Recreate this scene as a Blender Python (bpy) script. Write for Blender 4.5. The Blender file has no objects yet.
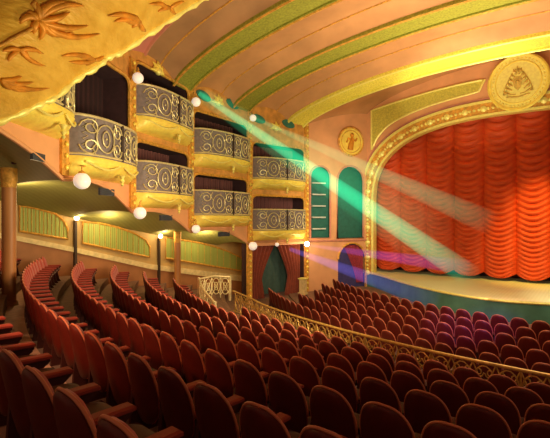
import bpy, math, random
from mathutils import Vector, Matrix
from mathutils.geometry import tessellate_polygon
random.seed(7)
sin, cos, pi = math.sin, math.cos, math.pi
COL = bpy.context.scene.collection
F, TH, CZ = 430.0, math.radians(36.5), 3.88      # focal length in px, camera yaw, eye height above the front stalls
C_, S_ = cos(TH), sin(TH)

def hp(px, py, Y):
    "house coordinates of a sighting (px,py) at distance Y from the camera"
    X = (px-275)/F*Y
    return Vector((X*C_-Y*S_, X*S_+Y*C_, CZ-(py-219)/F*Y))
def ray(px, py):
    return hp(px, py, 1.0)-Vector((0, 0, CZ))
def on_plane(px, py, A, B):
    "sighting on the vertical plane through plan points A and B"
    d = ray(px, py); n = Vector((-(B[1]-A[1]), B[0]-A[0], 0))
    t = (n.x*A[0]+n.y*A[1])/(n.x*d.x+n.y*d.y)
    return Vector((0, 0, CZ))+d*t
def to_px(p):
    X = p[0]*C_+p[1]*S_; Y = -p[0]*S_+p[1]*C_
    return (275+F*X/Y, 219-F*(p[2]-CZ)/Y, Y) if Y > .2 else (-999, 999, Y)

# ------------------------------------------------------------------ materials
def mat(name, col, rough=.6, metal=0.0, var=.15, scale=6.0, bump=0.0, bscale=60.0, spec=.4, emit=None, estr=0, sheen=0, wave=None, col2=None, stretch=(1, 1, 1)):
    m = bpy.data.materials.new(name); m.use_nodes = True
    nt = m.node_tree; b = nt.nodes['Principled BSDF']; L = nt.links
    b.inputs['Roughness'].default_value = rough; b.inputs['Metallic'].default_value = metal
    b.inputs['Specular IOR Level'].default_value = spec
    if sheen: b.inputs['Sheen Weight'].default_value = sheen
    tc = nt.nodes.new('ShaderNodeTexCoord'); mp = nt.nodes.new('ShaderNodeMapping'); mp.inputs['Scale'].default_value = stretch
    L.new(tc.outputs['Object'], mp.inputs['Vector'])
    if wave:
        n = nt.nodes.new('ShaderNodeTexWave'); n.inputs['Scale'].default_value = wave[0]; n.inputs['Distortion'].default_value = wave[1]
        n.bands_direction = wave[2]; L.new(mp.outputs[0], n.inputs['Vector']); out = n.outputs['Fac']
    else:
        n = nt.nodes.new('ShaderNodeTexNoise'); n.inputs['Scale'].default_value = scale; n.inputs['Detail'].default_value = 4
        L.new(mp.outputs[0], n.inputs['Vector']); out = n.outputs['Fac']
    r = nt.nodes.new('ShaderNodeValToRGB')
    c2 = col2 or tuple(min(1, c*(1+var)) for c in col); c1 = col if col2 else tuple(c*(1-var) for c in col)
    r.color_ramp.elements[0].position = .3; r.color_ramp.elements[1].position = .7
    r.color_ramp.elements[0].color = (*c1, 1); r.color_ramp.elements[1].color = (*c2, 1)
    L.new(out, r.inputs[0]); L.new(r.outputs[0], b.inputs['Base Color'])
    if bump:
        n2 = nt.nodes.new('ShaderNodeTexNoise'); n2.inputs['Scale'].default_value = bscale; L.new(mp.outputs[0], n2.inputs['Vector'])
        bp = nt.nodes.new('ShaderNodeBump'); bp.inputs['Strength'].default_value = bump; bp.inputs['Distance'].default_value = .05
        L.new(n2.outputs['Fac'], bp.inputs['Height']); L.new(bp.outputs[0], b.inputs['Normal'])
    if emit:
        b.inputs['Emission Color'].default_value = (*emit, 1); b.inputs['Emission Strength'].default_value = estr
    return m
M = dict(
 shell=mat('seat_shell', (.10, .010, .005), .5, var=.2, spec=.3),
 rim=mat('seat_rim_lit', (.58, .17, .08), .5, var=.1),  # edging in a lightened tone that also paints the highlight along the backs
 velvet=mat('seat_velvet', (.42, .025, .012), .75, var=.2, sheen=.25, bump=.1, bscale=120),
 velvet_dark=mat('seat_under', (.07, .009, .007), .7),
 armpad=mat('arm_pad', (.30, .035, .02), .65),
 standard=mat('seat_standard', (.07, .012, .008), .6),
 carpet=mat('carpet', (.25, .135, .09), .9, bump=.3, bscale=80),
 salmon=mat('salmon_plaster', (.76, .385, .18), .6, var=.10, scale=1.2, bump=.05),
 pink=mat('pink_plaster', (.60, .22, .17), .6, var=.1, scale=1),
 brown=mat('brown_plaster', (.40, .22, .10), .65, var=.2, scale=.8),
 nosing=mat('lit_carpet_tan', (.62, .32, .20), .7),  # paler tan that stands in for carpet in the light
 ochre=mat('ochre_plaster', (.66, .33, .08), .55, var=.25, scale=3, bump=.2, bscale=12),
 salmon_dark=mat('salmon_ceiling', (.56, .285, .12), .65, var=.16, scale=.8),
 rose=mat('rose_plaster', (.58, .24, .16), .6, var=.1),
 green=mat('olive_band', (.30, .31, .04), .6, var=.28, scale=14, bump=.2, bscale=30),
 olive=mat('olive_panel', (.62, .56, .09), .55, var=.2, scale=14, bump=.2, bscale=30),
 yellow=mat('yellow_band', (.86, .76, .11), .55, var=.2, scale=16, bump=.2, bscale=30),
 gold=mat('gold_leaf', (1, .76, .13), .4, .08, var=.12, scale=5, bump=.25, bscale=12),
 gold_pale=mat('pale_gold', (.96, .86, .24), .4, .2, var=.1, scale=9),
 gold_dark=mat('antique_gold', (.70, .36, .06), .45, .12, var=.3, scale=8, bump=.5, bscale=18),
 bronze=mat('bronze_relief', (.66, .46, .10), .5, .2, var=.3),
 leaf=mat('leaf_relief', (.72, .30, .03), .45, .2, var=.35, scale=3),
 gallery=mat('gallery_gilding', (.66, .37, .035), .45, .1, col2=(.86, .56, .09), scale=1.6, bump=.6, bscale=4, stretch=(1, 1, 3)),
 cream=mat('cream_trim', (.80, .62, .30), .6),
 soffit=mat('green_soffit', (.30, .30, .085), .7, wave=(2.2, .3, 'DIAGONAL'), col2=(.33, .32, .095)),
 wain=mat('tan_wainscot', (.40, .165, .06), .6, var=.12, scale=2),
 upper=mat('tan_wall', (.55, .36, .13), .6, var=.1, scale=2),
 trellis=mat('trellis_green', (.29, .35, .06), .6, wave=(3.2, .0, 'DIAGONAL'), col2=(.42, .47, .12), stretch=(2, 2, 0)),
 column=mat('column_brown', (.45, .19, .06), .45, var=.2, scale=3, stretch=(1, 1, .2)),
 darkpost=mat('dark_post', (.05, .03, .02), .5),
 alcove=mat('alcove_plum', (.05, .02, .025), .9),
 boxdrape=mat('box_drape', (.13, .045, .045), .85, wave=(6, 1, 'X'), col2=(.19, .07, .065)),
 shaded_drape=mat('box_drape_shaded', (.03, .012, .014), .9, wave=(6, 1, 'X'), col2=(.045, .016, .018)),  # shaded copy of the box drape, gloom of near openings put into the colour
 iron=mat('slate_panel', (.21, .175, .18), .55, var=.2, scale=10),
 scroll=mat('gilt_scroll', (.75, .66, .34), .4, .3, var=.15),
 rail=mat('rail_gilt', (.50, .30, .07), .4, .4, var=.3, scale=12),
 teal=mat('teal_glass', (.03, .20, .17), .3),
 niche=mat('niche_green', (.02, .13, .10), .7),
 louvre=mat('louvre_pale', (.50, .55, .48), .6),
 exitdrape=mat('exit_drape', (.26, .05, .025), .85, sheen=.2),
 screen=mat('screen_green', (.05, .10, .09), .8),
 bluedoor=mat('blue_door', (.06, .05, .20), .7),
 reddrape=mat('red_drape', (.35, .04, .06), .8),
 curtain=mat('house_curtain', (.62, .070, .012), .6, var=.12, scale=2),
 stage=mat('stage_boards', (.82, .86, .46), .45, wave=(2.5, .4, 'X'), col2=(.86, .90, .52)),
 apron=mat('apron_green', (.07, .20, .13), .6, var=.2, scale=2),
 vent=mat('vent_slate', (.04, .05, .07), .5),
 globe=mat('lamp_globe', (.9, .8, .7), .3, emit=(1, .86, .72), estr=.45),
 bulb=mat('lamp_bulb', (1, .9, .7), .3, emit=(1, .85, .55), estr=7),
)
def beam_mat(name, col, s, length):
    m = bpy.data.materials.new(name); m.use_nodes = True; nt = m.node_tree
    nt.nodes.clear(); o = nt.nodes.new('ShaderNodeOutputMaterial'); e = nt.nodes.new('ShaderNodeEmission')
    tc = nt.nodes.new('ShaderNodeTexCoord'); sp = nt.nodes.new('ShaderNodeSeparateXYZ'); mr = nt.nodes.new('ShaderNodeMapRange')
    nt.links.new(tc.outputs['Object'], sp.inputs[0]); nt.links.new(sp.outputs['Z'], mr.inputs['Value'])
    mr.inputs['From Min'].default_value = 0; mr.inputs['From Max'].default_value = length
    mr.inputs['To Min'].default_value = s; mr.inputs['To Max'].default_value = s*.03
    nt.links.new(mr.outputs[0], e.inputs['Strength']); e.inputs['Color'].default_value = (*col, 1)
    nt.links.new(e.outputs[0], o.inputs['Volume'])
    return m

# ------------------------------------------------------------------ mesh builder
class MB:
    def __init__(s): s.v = []; s.f = []
    def add(s, vs, fs):
        n = len(s.v); s.v += [tuple(p) for p in vs]; s.f += [tuple(i+n for i in q) for q in fs]; return s
    def box(s, c, d, mtx=None, bev=.0):
        x, y, z = d[0]/2, d[1]/2, d[2]/2; c = Vector(c)
        P = [Vector((a*x, b*y, e*z)) for e in (-1, 1) for b in (-1, 1) for a in (-1, 1)]
        if bev:   # chamfered along z faces: 3 rings
            P = []; 
            for (e, k) in ((-z, bev), (-z+bev, 0), (z-bev, 0), (z, bev)):
                for a, b in ((-1, -1), (1, -1), (1, 1), (-1, 1)): P.append(Vector((a*(x-k), b*(y-k), e)))
            Fs = [(3, 2, 1, 0), (12, 13, 14, 15)]
            for r in range(3):
                for i in range(4): Fs.append((r*4+i, r*4+(i+1) % 4, r*4+4+(i+1) % 4, r*4+4+i))
        else:
            Fs = [(0, 2, 3, 1), (4, 5, 7, 6), (0, 1, 5, 4), (1, 3, 7, 5), (3, 2, 6, 7), (2, 0, 4, 6)]
        P = [(mtx @ p if mtx else p)+c for p in P]
        return s.add(P, Fs)
    def grid(s, fn, nu, nv, closed=False):
        vs = [fn(i/nu, j/nv) for j in range(nv+1) for i in range(nu+1)]
        return s.add(vs, [(j*(nu+1)+i, j*(nu+1)+i+1, (j+1)*(nu+1)+i+1, (j+1)*(nu+1)+i) for j in range(nv) for i in range(nu)])
    def tube(s, pts, r, n=6, closed=False):
        pts = [Vector(p) for p in pts]; N = len(pts)
        if N < 2: return s
        vs = []; up = None
        for i, p in enumerate(pts):
            if closed: d = pts[(i+1) % N]-pts[i-1]
            else: d = pts[min(i+1, N-1)]-pts[max(i-1, 0)]
            if d.length < 1e-9: d = Vector((0, 0, 1))
            d.normalize()
            if up is None: up = Vector((0, 0, 1)) if abs(d.z) < .9 else Vector((1, 0, 0))
            x = d.cross(up); 
            if x.length < 1e-3: x = d.cross(Vector((1, 0, 0)))
            x.normalize(); y = x.cross(d); up = y
            rr = r[i] if isinstance(r, (list, tuple)) else r
            vs += [p+x*rr*cos(2*pi*k/n)+y*rr*sin(2*pi*k/n) for k in range(n)]
        fs = [(i*n+k, i*n+(k+1) % n, ((i+1) % N)*n+(k+1) % n, ((i+1) % N)*n+k) for i in range(N if closed else N-1) for k in range(n)]
        if not closed: fs += [tuple(range(n))[::-1], tuple((N-1)*n+k for k in range(n))]
        return s.add(vs, fs)
    def lathe(s, c, prof, n=16, axis=None, squash=(1, 1, 1)):
        c = Vector(c); q = axis.to_track_quat('Z', 'Y').to_matrix() if axis else Matrix.Identity(3)
        vs = [c+q @ Vector((r*cos(2*pi*k/n)*squash[0], r*sin(2*pi*k/n)*squash[1], z)) for r, z in prof for k in range(n)]
        N = len(prof)
        fs = [(i*n+k, i*n+(k+1) % n, (i+1)*n+(k+1) % n, (i+1)*n+k) for i in range(N-1) for k in range(n)]
        fs += [tuple(range(n))[::-1], tuple((N-1)*n+k for k in range(n))]
        return s.add(vs, fs)
    def ball(s, c, r, n=12, m=8, squash=(1, 1, 1), axis=None):
        return s.lathe(c, [(max(1e-4, r*sin(pi*i/m)), -r*cos(pi*i/m)*squash[2]) for i in range(m+1)], n, axis, squash)
    def poly(s, outer, holes=(), fn=None):
        L = [[Vector((p[0], p[1], 0)) for p in outer]]+[[Vector((p[0], p[1], 0)) for p in h] for h in holes]
        fl = [p for l in L for p in l]
        return s.add([fn(p.x, p.y) for p in fl], tessellate_polygon(L))
    def slab(s, outline, fn, t):
        "closed outline in (a,b), extruded from o=0 to o=t by fn(a,b,o)"
        L = [[Vector((p[0], p[1], 0)) for p in outline]]; T = tessellate_polygon(L); n = len(outline)
        s.add([fn(p[0], p[1], 0) for p in outline]+[fn(p[0], p[1], t) for p in outline],
              [tuple(q) for q in T]+[tuple(i+n for i in q)[::-1] for q in T]+[(i, (i+1) % n, (i+1) % n+n, i+n) for i in range(n)])
        return s
    def build(s, name, m, parent=None, smooth=False, loc=None):
        me = bpy.data.meshes.new(name)
        vs = s.v if loc is None else [(p[0]-loc[0], p[1]-loc[1], p[2]-loc[2]) for p in s.v]
        me.from_pydata(vs, [], s.f); me.update()
        import bmesh
        bm = bmesh.new(); bm.from_mesh(me); bmesh.ops.recalc_face_normals(bm, faces=bm.faces); bm.to_mesh(me); bm.free()
        if smooth:
            for p in me.polygons: p.use_smooth = True
            if smooth != 'all':
                me.set_sharp_from_angle(angle=math.radians(40))
        me.materials.append(m)
        o = bpy.data.objects.new(name, me); COL.objects.link(o)
        if loc is not None: o.location = loc
        if parent: o.parent = parent; 
        if parent and loc is None: o.matrix_parent_inverse = Matrix.Translation(parent.location).inverted()
        return o
def tag(o, label, cat, group=None):
    o['label'] = label; o['category'] = cat
    if group: o['group'] = group
    return o
def struct(o, label=None, cat='wall'):
    o['kind'] = 'structure'
    if label: o['label'] = label; o['category'] = cat
    return o
def thing(name, label, cat, loc, group=None):
    o = bpy.data.objects.new(name, None); COL.objects.link(o); o.location = loc; o.empty_display_size = .2
    return tag(o, label, cat, group)

# ------------------------------------------------------------------ plan of the left side
Wp = [(-70, 6.2), (-4, 7.9), (62, 10.4), (131, 13.8), (190, 17.3), (249, 20.6), (306, 23.0), (369, 24.6)]
W = [hp(x, 219, y) for x, y in Wp]           # bays: W[i]..W[i+1]; index 1 = bay -1
VS = 22.75                                    # proscenium plane
W[-1].x += 0.0; W[-1].y = VS
def bay_frame(i):
    A, B = W[i].copy(), W[i+1].copy(); A.z = B.z = 0
    d = B-A; L = d.length; d.normalize(); n = Vector((d.y, -d.x, 0))
    return A, d, n, L
ZB = {1: CZ+1.08+.80, 2: CZ+1.08, 3: CZ+.37, 4: CZ-.35, 5: CZ-1.06}   # underside of the lower box of each bay
EDGE = [CZ+2.3, CZ+1.66, CZ+.95, CZ+.22, CZ-.52, CZ-1.22, CZ-1.22, CZ-1.22]  # lower edge of the tier front at W[i]
UC = -2.8
def wall_u(v):
    for i in range(len(W)-1):
        if W[i].y <= v <= W[i+1].y: 
            t = (v-W[i].y)/(W[i+1].y-W[i].y); return W[i].x+(W[i+1].x-W[i].x)*t
    return W[0].x if v < W[0].y else W[-1].x
def vault(v, q, dz=0):
    "q 0 at the crown, 1 at the left springing, -1 right"
    us = wall_u(v)-.02; zs, zc = CZ+5.15, CZ+7.05
    if v > 15.8: zc -= .45*min(1, (v-15.8)/3.6); zs -= .15*min(1, (v-15.8)/3.6)
    a = abs(q); z = zs+(zc-zs)*max(0, 1-a*a)**.72
    return Vector((UC+(us-UC)*q, v, z+dz))

# ------------------------------------------------------------------ floor
RC = Vector((0, 29.09, 0))
def Rk(k): return 26.77-1.127*k
def Zk(k): return 1.669-.256*k+(.05 if k == -1 else 0)
FR = [14.54+.828*k for k in range(5)]; FZ = [.058-.062*k for k in range(5)]
fl = MB()
steps = [(33.5, Zk(-5)), (Rk(-5)+.42, Zk(-5)), ]
def ring(mb, r0, r1, z, zlow, a0=-1.5, a1=.75, n=60):
    def f(i, j):
        a = a0+(a1-a0)*i; r = r0+(r1-r0)*j
        return RC+Vector((r*sin(a), -r*cos(a), z))
    mb.grid(f, n, 1)
    mb.grid(lambda i, j: RC+Vector((r1*sin(a0+(a1-a0)*i), -r1*cos(a0+(a1-a0)*i), z+(zlow-z)*j)), n, 1)
for k in range(-5, 6):
    ring(fl, Rk(k)+.36, Rk(k+1)+.36, Zk(k), Zk(k+1))
ring(fl, Rk(6)+.36, 19.9, Zk(6), -.19)
ring(fl, 19.9, FR[3]+.4, -.19, FZ[3])
for k in (3, 2, 1): ring(fl, FR[k]+.4, FR[k-1]+.4, FZ[k], FZ[k-1])
ring(fl, FR[0]+.4, 3.0, FZ[0], FZ[0]-.1)
mb = MB()
def lit_strip_pt(i, j):
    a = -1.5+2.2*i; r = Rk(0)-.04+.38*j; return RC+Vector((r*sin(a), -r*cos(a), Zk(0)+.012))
mb.grid(lit_strip_pt, 80, 1); struct(mb.build('trim_nosing', M['nosing']), 'pale tan strip painting the lit floor behind the second seat row', 'painted light')  # lit stretch of floor painted as a strip of lighter colour
struct(fl.build('floor', M['carpet']), 'brown carpeted stepped floor under the seat rows', 'floor')

# ------------------------------------------------------------------ seats
BA, BB = (-17.05, 3.2), (-15.6, 18.3)
def sil(z, half=.262, zc=.53, hh=.36, n=2.5):
    t = min(1, abs((z-zc)/hh)); 
    if z < zc: n = 2.2; 
    return half*(1-t**n)**(1/n)
def back_slab(y0, t, half, hh, nz=12, nx=6, tilt=.20, curve=.55):
    mb = MB(); zc = .53
    def P(i, j, s):
        z = zc-hh*cos(pi*j); x = (2*i-1)*max(.004, sil(z, half, zc, hh))
        edge = (1-(2*i-1)**6)*(sin(pi*j)**.35 if 0 < j < 1 else 0)
        y = y0+curve*x*x-tilt*(z-.3)+(t*edge if s else 0)
        return Vector((x, y, z))
    mb.grid(lambda i, j: P(i, j, 0), nx, nz); mb.grid(lambda i, j: P(i, j, 1), nx, nz)
    return mb
def seat_proto():
    r = thing('theatre_seat', '', 'seat', (0, 0, 0))
    XC = .004
    def shift(m): m.v = [(p[0]+XC, p[1], p[2]) for p in m.v]; return m
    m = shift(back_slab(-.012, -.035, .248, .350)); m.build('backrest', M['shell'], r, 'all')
    m = shift(back_slab(0, .075, .252, .355)); m.build('back_cushion', M['velvet'], r, 'all')
    m = MB(); ol = []
    for i in range(23):
        b = pi*(.22+.56*i/22*1.0) if False else None
        ang = -.55*pi+1.1*pi*i/22
        z = .53+.356*cos(ang*.98); x = (1 if ang > 0 else -1)*sil(z, .254, .53, .357)
        ol.append((x+XC, .004+.55*x*x-.20*(z-.3), z))
    m.tube(ol, .013, 5); m.build('back_rim_lit', M['rim'], r, 'all')
    m = MB()
    def cf(i, j, s):      # tipped-up cushion
        x = .045+(2*i-1)*.205; z = .26+.34*j; e = (1-abs(2*i-1)**5)*(1-abs(2*j-1)**5)
        return Vector((x, .12+.10*(j)*.3+(.10*e if s else -.03*e), z))
    m.grid(lambda i, j: cf(i, j, 0), 6, 6); m.grid(lambda i, j: cf(i, j, 1), 6, 6)
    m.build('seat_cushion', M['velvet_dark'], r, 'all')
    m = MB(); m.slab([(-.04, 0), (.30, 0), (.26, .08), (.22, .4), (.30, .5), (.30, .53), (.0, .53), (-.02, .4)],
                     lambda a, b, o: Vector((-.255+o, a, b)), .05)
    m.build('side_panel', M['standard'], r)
    m = MB(); m.box((-.230, .15, .55), (.07, .30, .045), bev=.012); m.build('armrest', M['armpad'], r, False)
    return r
proto = seat_proto()
kids = list(proto.children)
used = False
ORD = ['first', 'second', 'third', 'fourth', 'fifth', 'sixth', 'seventh', 'eighth', 'ninth', 'tenth', 'eleventh', 'twelfth', 'thirteenth', 'fourteenth', 'fifteenth', 'sixteenth',
       'seventeenth', 'eighteenth', 'nineteenth', 'twentieth', 'twenty-first', 'twenty-second', 'twenty-third', 'twenty-fourth', 'twenty-fifth', 'twenty-sixth', 'twenty-seventh', 'twenty-eighth',
       'twenty-ninth', 'thirtieth', 'thirty-first', 'thirty-second', 'thirty-third', 'thirty-fourth', 'thirty-fifth', 'thirty-sixth', 'thirty-seventh', 'thirty-eighth', 'thirty-ninth', 'fortieth'] + \
      ['forty-'+w for w in ('first', 'second', 'third', 'fourth', 'fifth', 'sixth', 'seventh', 'eighth', 'ninth')]+['fiftieth']
seats = []     # (position, angle, row text, number)
END = {-1: (10, 262), 0: (47, 257), 1: (84, 260), 2: (113, 266), 3: (143, 273), 4: (170, 280), 5: (199, 289)}
PH = {-1: -.773, 0: -.783, 1: -.799, 2: -.813, 3: -.807, 4: -.790, 5: -.80}
ROWNAME = {-1: 'nearest row', 0: 'second row from camera', 1: 'third row from camera', 2: 'fourth row from camera',
           3: 'fifth row from camera', 4: 'sixth row from camera', 5: 'row just behind gilt railing'}
def row_point(R, a, z): return Vector((RC.x+R*sin(a), RC.y-R*cos(a), z))
for k in range(-1, 6):
    R = Rk(k); top = Zk(k)+.88
    best = min((math.hypot(to_px(row_point(R, a, top))[0]-END[k][0], 1.5*(to_px(row_point(R, a, top))[1]-END[k][1])), a)
               for a in [-1.5+.002*i for i in range(500)] if to_px(row_point(R, a, top))[2] > 2)
    a_end = best[1]; st = .56/R
    n0 = int((a_end-PH[k])/st); a = PH[k]+n0*st; num = 0
    while a < .4:
        p = row_point(R, a, Zk(k)); q = to_px(p+Vector((0, 0, .88)))
        if q[2] > 1.2 and q[0] > 592: break
        if p.x < BA[0]+(BB[0]-BA[0])*(p.y-BA[1])/(BB[1]-BA[1])+.75 and p.y > 0: num += 1; a += st; continue
        if k == 5 and q[0] < 236: num += 1; a += st; continue
        if q[2] > 1.2 and q[0] > -60 and q[1] < 470:
            seats.append((row_point(R-.11, a, Zk(k)), a, ROWNAME[k], num))
        num += 1; a += st
FPX = [332, 322, 312, 299, 262]; FPH = [-.238, -.172, -.153, -.162, -.112]
FN = ['frontmost row before stage', 'second row from stage', 'third row from stage', 'fourth row from stage', 'row just beyond gilt railing']
FC = Vector((0, 28.97, 0))
for k in range(5):
    R = FR[k]; st = .56/R; a = FPH[k]-int(1.2/st)*st; num = 0
    while a < .5:
        p = Vector((R*sin(a), FC.y-R*cos(a), FZ[k])); q = to_px(p+Vector((0, 0, .88)))
        if q[0] > 592: break
        inside = any((p-bay_frame(i)[0]).dot(bay_frame(i)[2]) < .75 for i in (5, 6))
        if q[0] > FPX[k] and not inside: seats.append((Vector(((R-.11)*sin(a), FC.y-(R-.11)*cos(a), FZ[k])), a, FN[k], num)); num += 1
        a += st
print('SEATS', len(seats))
for (p, a, row, num) in seats:
    if not used: r = proto; used = True
    else:
        r = proto.copy(); COL.objects.link(r)
        for c in kids:
            d = c.copy(); COL.objects.link(d); d.parent = r
    r.location = p; r.rotation_euler = (0, 0, a)
    if row == ROWNAME[-1]:
        for c in r.children:
            if c.name.startswith('armrest'): c.scale = (1.7, 1.5, 1.1); c.location.x = .185; c.location.z = -.05
            if c.name.startswith('side_panel'): c.scale = (1, 1.5, 1)
            if c.name.startswith('seat_cushion'): c.rotation_euler = (-pi/2, 0, 0); c.location = (0, -.14, .60)
    r['label'] = 'dark red theatre seat, %s from left wall, %s' % (ORD[num], row)
    r['group'] = 'theatre seats in the '+row

# ------------------------------------------------------------------ back wall under the tier
def bw(px, py, o=0):
    p = on_plane(px, py, BA, BB)
    n = Vector((BB[1]-BA[1], -(BB[0]-BA[0]), 0)).normalized()
    return p+n*o
w = MB(); A = Vector((*BA, 0)); B = Vector((*BB, 0)); d = (B-A).normalized(); A2 = A-d*6
w.add([A2+Vector((0, 0, -.5)), B+Vector((0, 0, -.5)), B+Vector((0, 0, 4.6)), A2+Vector((0, 0, 7.5))], [(0, 1, 2, 3)])
struct(w.build('wall_left', M['upper']))
# rake lines on this wall
def strip(name, top, bot, o, m, lab=None):
    "a raised strip following the rake, top/bot: lists of px points"
    mb = MB(); n = len(top)
    V = [bw(*p, .001) for p in top]+[bw(*p, .001) for p in bot]+[bw(*p, o) for p in top]+[bw(*p, o) for p in bot]
    fs = []
    for i in range(n-1):
        fs += [(2*n+i, 2*n+i+1, 3*n+i+1, 3*n+i), (i, i+1, 2*n+i+1, 2*n+i), (n+i, n+i+1, 3*n+i+1, 3*n+i)]
    fs += [(0, n, 3*n, 2*n), (n-1, 2*n-1, 4*n-1, 3*n-1)]
    mb.add(V, fs); return mb.build(name, m)
struct(strip('trim_1', [(-40, 226), (18, 236), (68, 246), (150, 264), (246, 276)], [(-40, 232), (18, 241), (68, 251), (150, 269), (246, 282)], .10, M['cream']), 'cream ledge sloping along the wall below the green panels', 'trim')
struct(strip('wall_wainscot', [(-40, 232), (18, 241), (68, 251), (150, 269), (246, 282)], [(-40, 300), (18, 300), (68, 305), (150, 310), (246, 315)], .04, M['wain']), 'tan wainscot along the side aisle', 'wall')
struct(strip('trim_2', [(-40, 186), (18, 194), (60, 203), (110, 211), (160, 224), (246, 240)], [(-40, 190), (18, 198), (60, 207), (110, 215), (160, 228), (246, 243)], .07, M['cream']))
PAN = [('left', [(19, 231), (19, 206), (38, 209), (55, 214), (63, 221), (67, 229), (67, 239)]),
       ('middle', [(82, 243), (82, 222), (98, 223), (116, 227), (133, 233), (145, 240), (149, 247), (149, 257)]),
       ('right', [(165, 258), (165, 237), (182, 240), (200, 243), (215, 247), (229, 252), (241, 258), (242, 271)])]
for nm, pl in PAN:
    loc = bw(*pl[0])
    e = thing('trellis_panel', '%s green trellis panel with arched cream frame on wall below the tier' % nm, 'panel', loc, 'trellis panels on the left wall')
    mb = MB(); V0 = [bw(*p, .06) for p in pl]
    mb.add(V0, [tuple(range(len(pl)))]); mb.build('trellis', M['trellis'], e)
    mb = MB(); mb.tube([bw(*p, .07) for p in pl], .05, 6, closed=True); mb.build('panel_frame', M['gold_dark'], e)
    # slats
    mb = MB(); cx = [p[0] for p in pl]; x0, x1 = min(cx), max(cx); n = 12
    def ytop(x):
        tp = pl[1:-1]
        for i in range(len(tp)-1):
            if tp[i][0] <= x <= tp[i+1][0]: return tp[i][1]+(tp[i+1][1]-tp[i][1])*(x-tp[i][0])/(tp[i+1][0]-tp[i][0]+1e-6)
        return tp[-1][1]
    for i in range(1, n):
        x = x0+(x1-x0)*i/n; yb = pl[0][1]+(pl[-1][1]-pl[0][1])*i/n
        mb.tube([bw(x, ytop(x), .07), bw(x, yb, .07)], .012, 4)
    mb.build('slats', M['gold_dark'], e)
pm = MB()
for k, (x, y0, y1) in enumerate([(74, 220, 278), (157.5, 238, 290)]):
    p = bw(x, y0, .12); q = bw(x, y1, .12)
    struct(MB().box(((p.x+q.x)/2, (p.y+q.y)/2, (p.z+q.z)/2), (.10, .10, p.z-q.z), bev=.02).build('trim_%d' % (3+k), M['darkpost']))
    c = bw(x, y0-2, .25)
    e = thing('wall_sconce', '%s glowing sconce on top of a dark post between green panels' % ('nearer' if k == 0 else 'farther'), 'lamp', c, 'wall sconces between the trellis panels')
    MB().ball(c, .10).build('lamp_shade', M['bulb'], e, True)
    b = MB(); b.tube([c-Vector((0, 0, .1)), bw(x, y0+2, .18)], .03); b.lathe(c-Vector((0, 0, .14)), [(.03, 0), (.09, .03), (.03, .05)], 10); b.build('bracket', M['gold_dark'], e)
    l = bpy.data.lights.new('sconce_light', 'POINT'); l.energy = 30; l.color = (1, .72, .35); l.shadow_soft_size = .15
    lo = bpy.data.objects.new('sconce_light', l); COL.objects.link(lo); lo.location = bw(x, y0-4, .6)

# far return between back wall and exit wall
Aw, dw, nw, Lw = bay_frame(5)
w = MB(); P0 = Vector((BB[0], BB[1], 0)); P1 = Vector((W[5].x, W[5].y, 0))
w.add([P0+Vector((0, 0, -.4)), P1+Vector((0, 0, -.4)), P1+Vector((0, 0, 3.2)), P0+Vector((0, 0, 3.2))], [(0, 1, 2, 3)])
struct(w.build('wall_return', M['upper']))

# columns
def column(px, Y, r, ytop, lab):
    p = hp(px, 219, Y); zt = CZ-(ytop-219)/F*Y
    z0 = max(Zk(min(6, (26.77-(RC-Vector((p.x, p.y, 0))).length)/1.127)), -.05)-.3
    e = thing('column', lab, 'column', (p.x, p.y, z0), 'columns under the box tier')
    MB().lathe((p.x, p.y, z0), [(r, .35), (r, zt-z0-.25)], 20).build('shaft', M['column'], e, True)
    MB().lathe((p.x, p.y, z0), [(r*1.5, 0), (r*1.5, .2), (r*1.25, .25), (r*1.2, .33), (r, .36)], 20).build('base', M['column'], e, True)
    MB().lathe((p.x, p.y, zt-.3), [(r, 0), (r*1.12, .05), (r*1.05, .1), (r*1.15, .2), (r*1.15, .5)], 20).build('capital', M['gold_dark'], e, True)
column(9.0, 11.0, .165, 176, 'thick brown column nearest the camera under the tier')
column(177.5, 19.6, .15, 236, 'slim orange brown column beside the far green panel')

# ------------------------------------------------------------------ soffit under the tier
sf = MB()
for i in range(0, 6):
    A, B = W[i], W[i+1]
    def back(p, z): 
        # matching point on back wall, measured straight across the side aisle
        t = (p.y-BA[1])/(BB[1]-BA[1]); t = max(-.3, min(1, t*1.0+.03)); return Vector((BA[0]+(BB[0]-BA[0])*t, BA[1]+(BB[1]-BA[1])*t, z))
    if i >= 5: break
    def f(s, t, A=A, B=B, i=i):
        p = A.lerp(B, s); ze = EDGE[i]+(EDGE[i+1]-EDGE[i])*s+.36*sin(pi*s)*(1 if i >= 2 else .2); p.z = ze
        b = back(p, EDGE[i]+(EDGE[i+1]-EDGE[i])*s-.15)
        q = p.lerp(b, t); q.z += .35*sin(pi*t)*(.4+.6*sin(pi*s)); return q
    sf.grid(f, 12, 10)
struct(sf.build('ceiling_soffit', M['soffit'], None, 'all'), 'olive green vaulted soffit under the box tier', 'ceiling')

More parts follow.
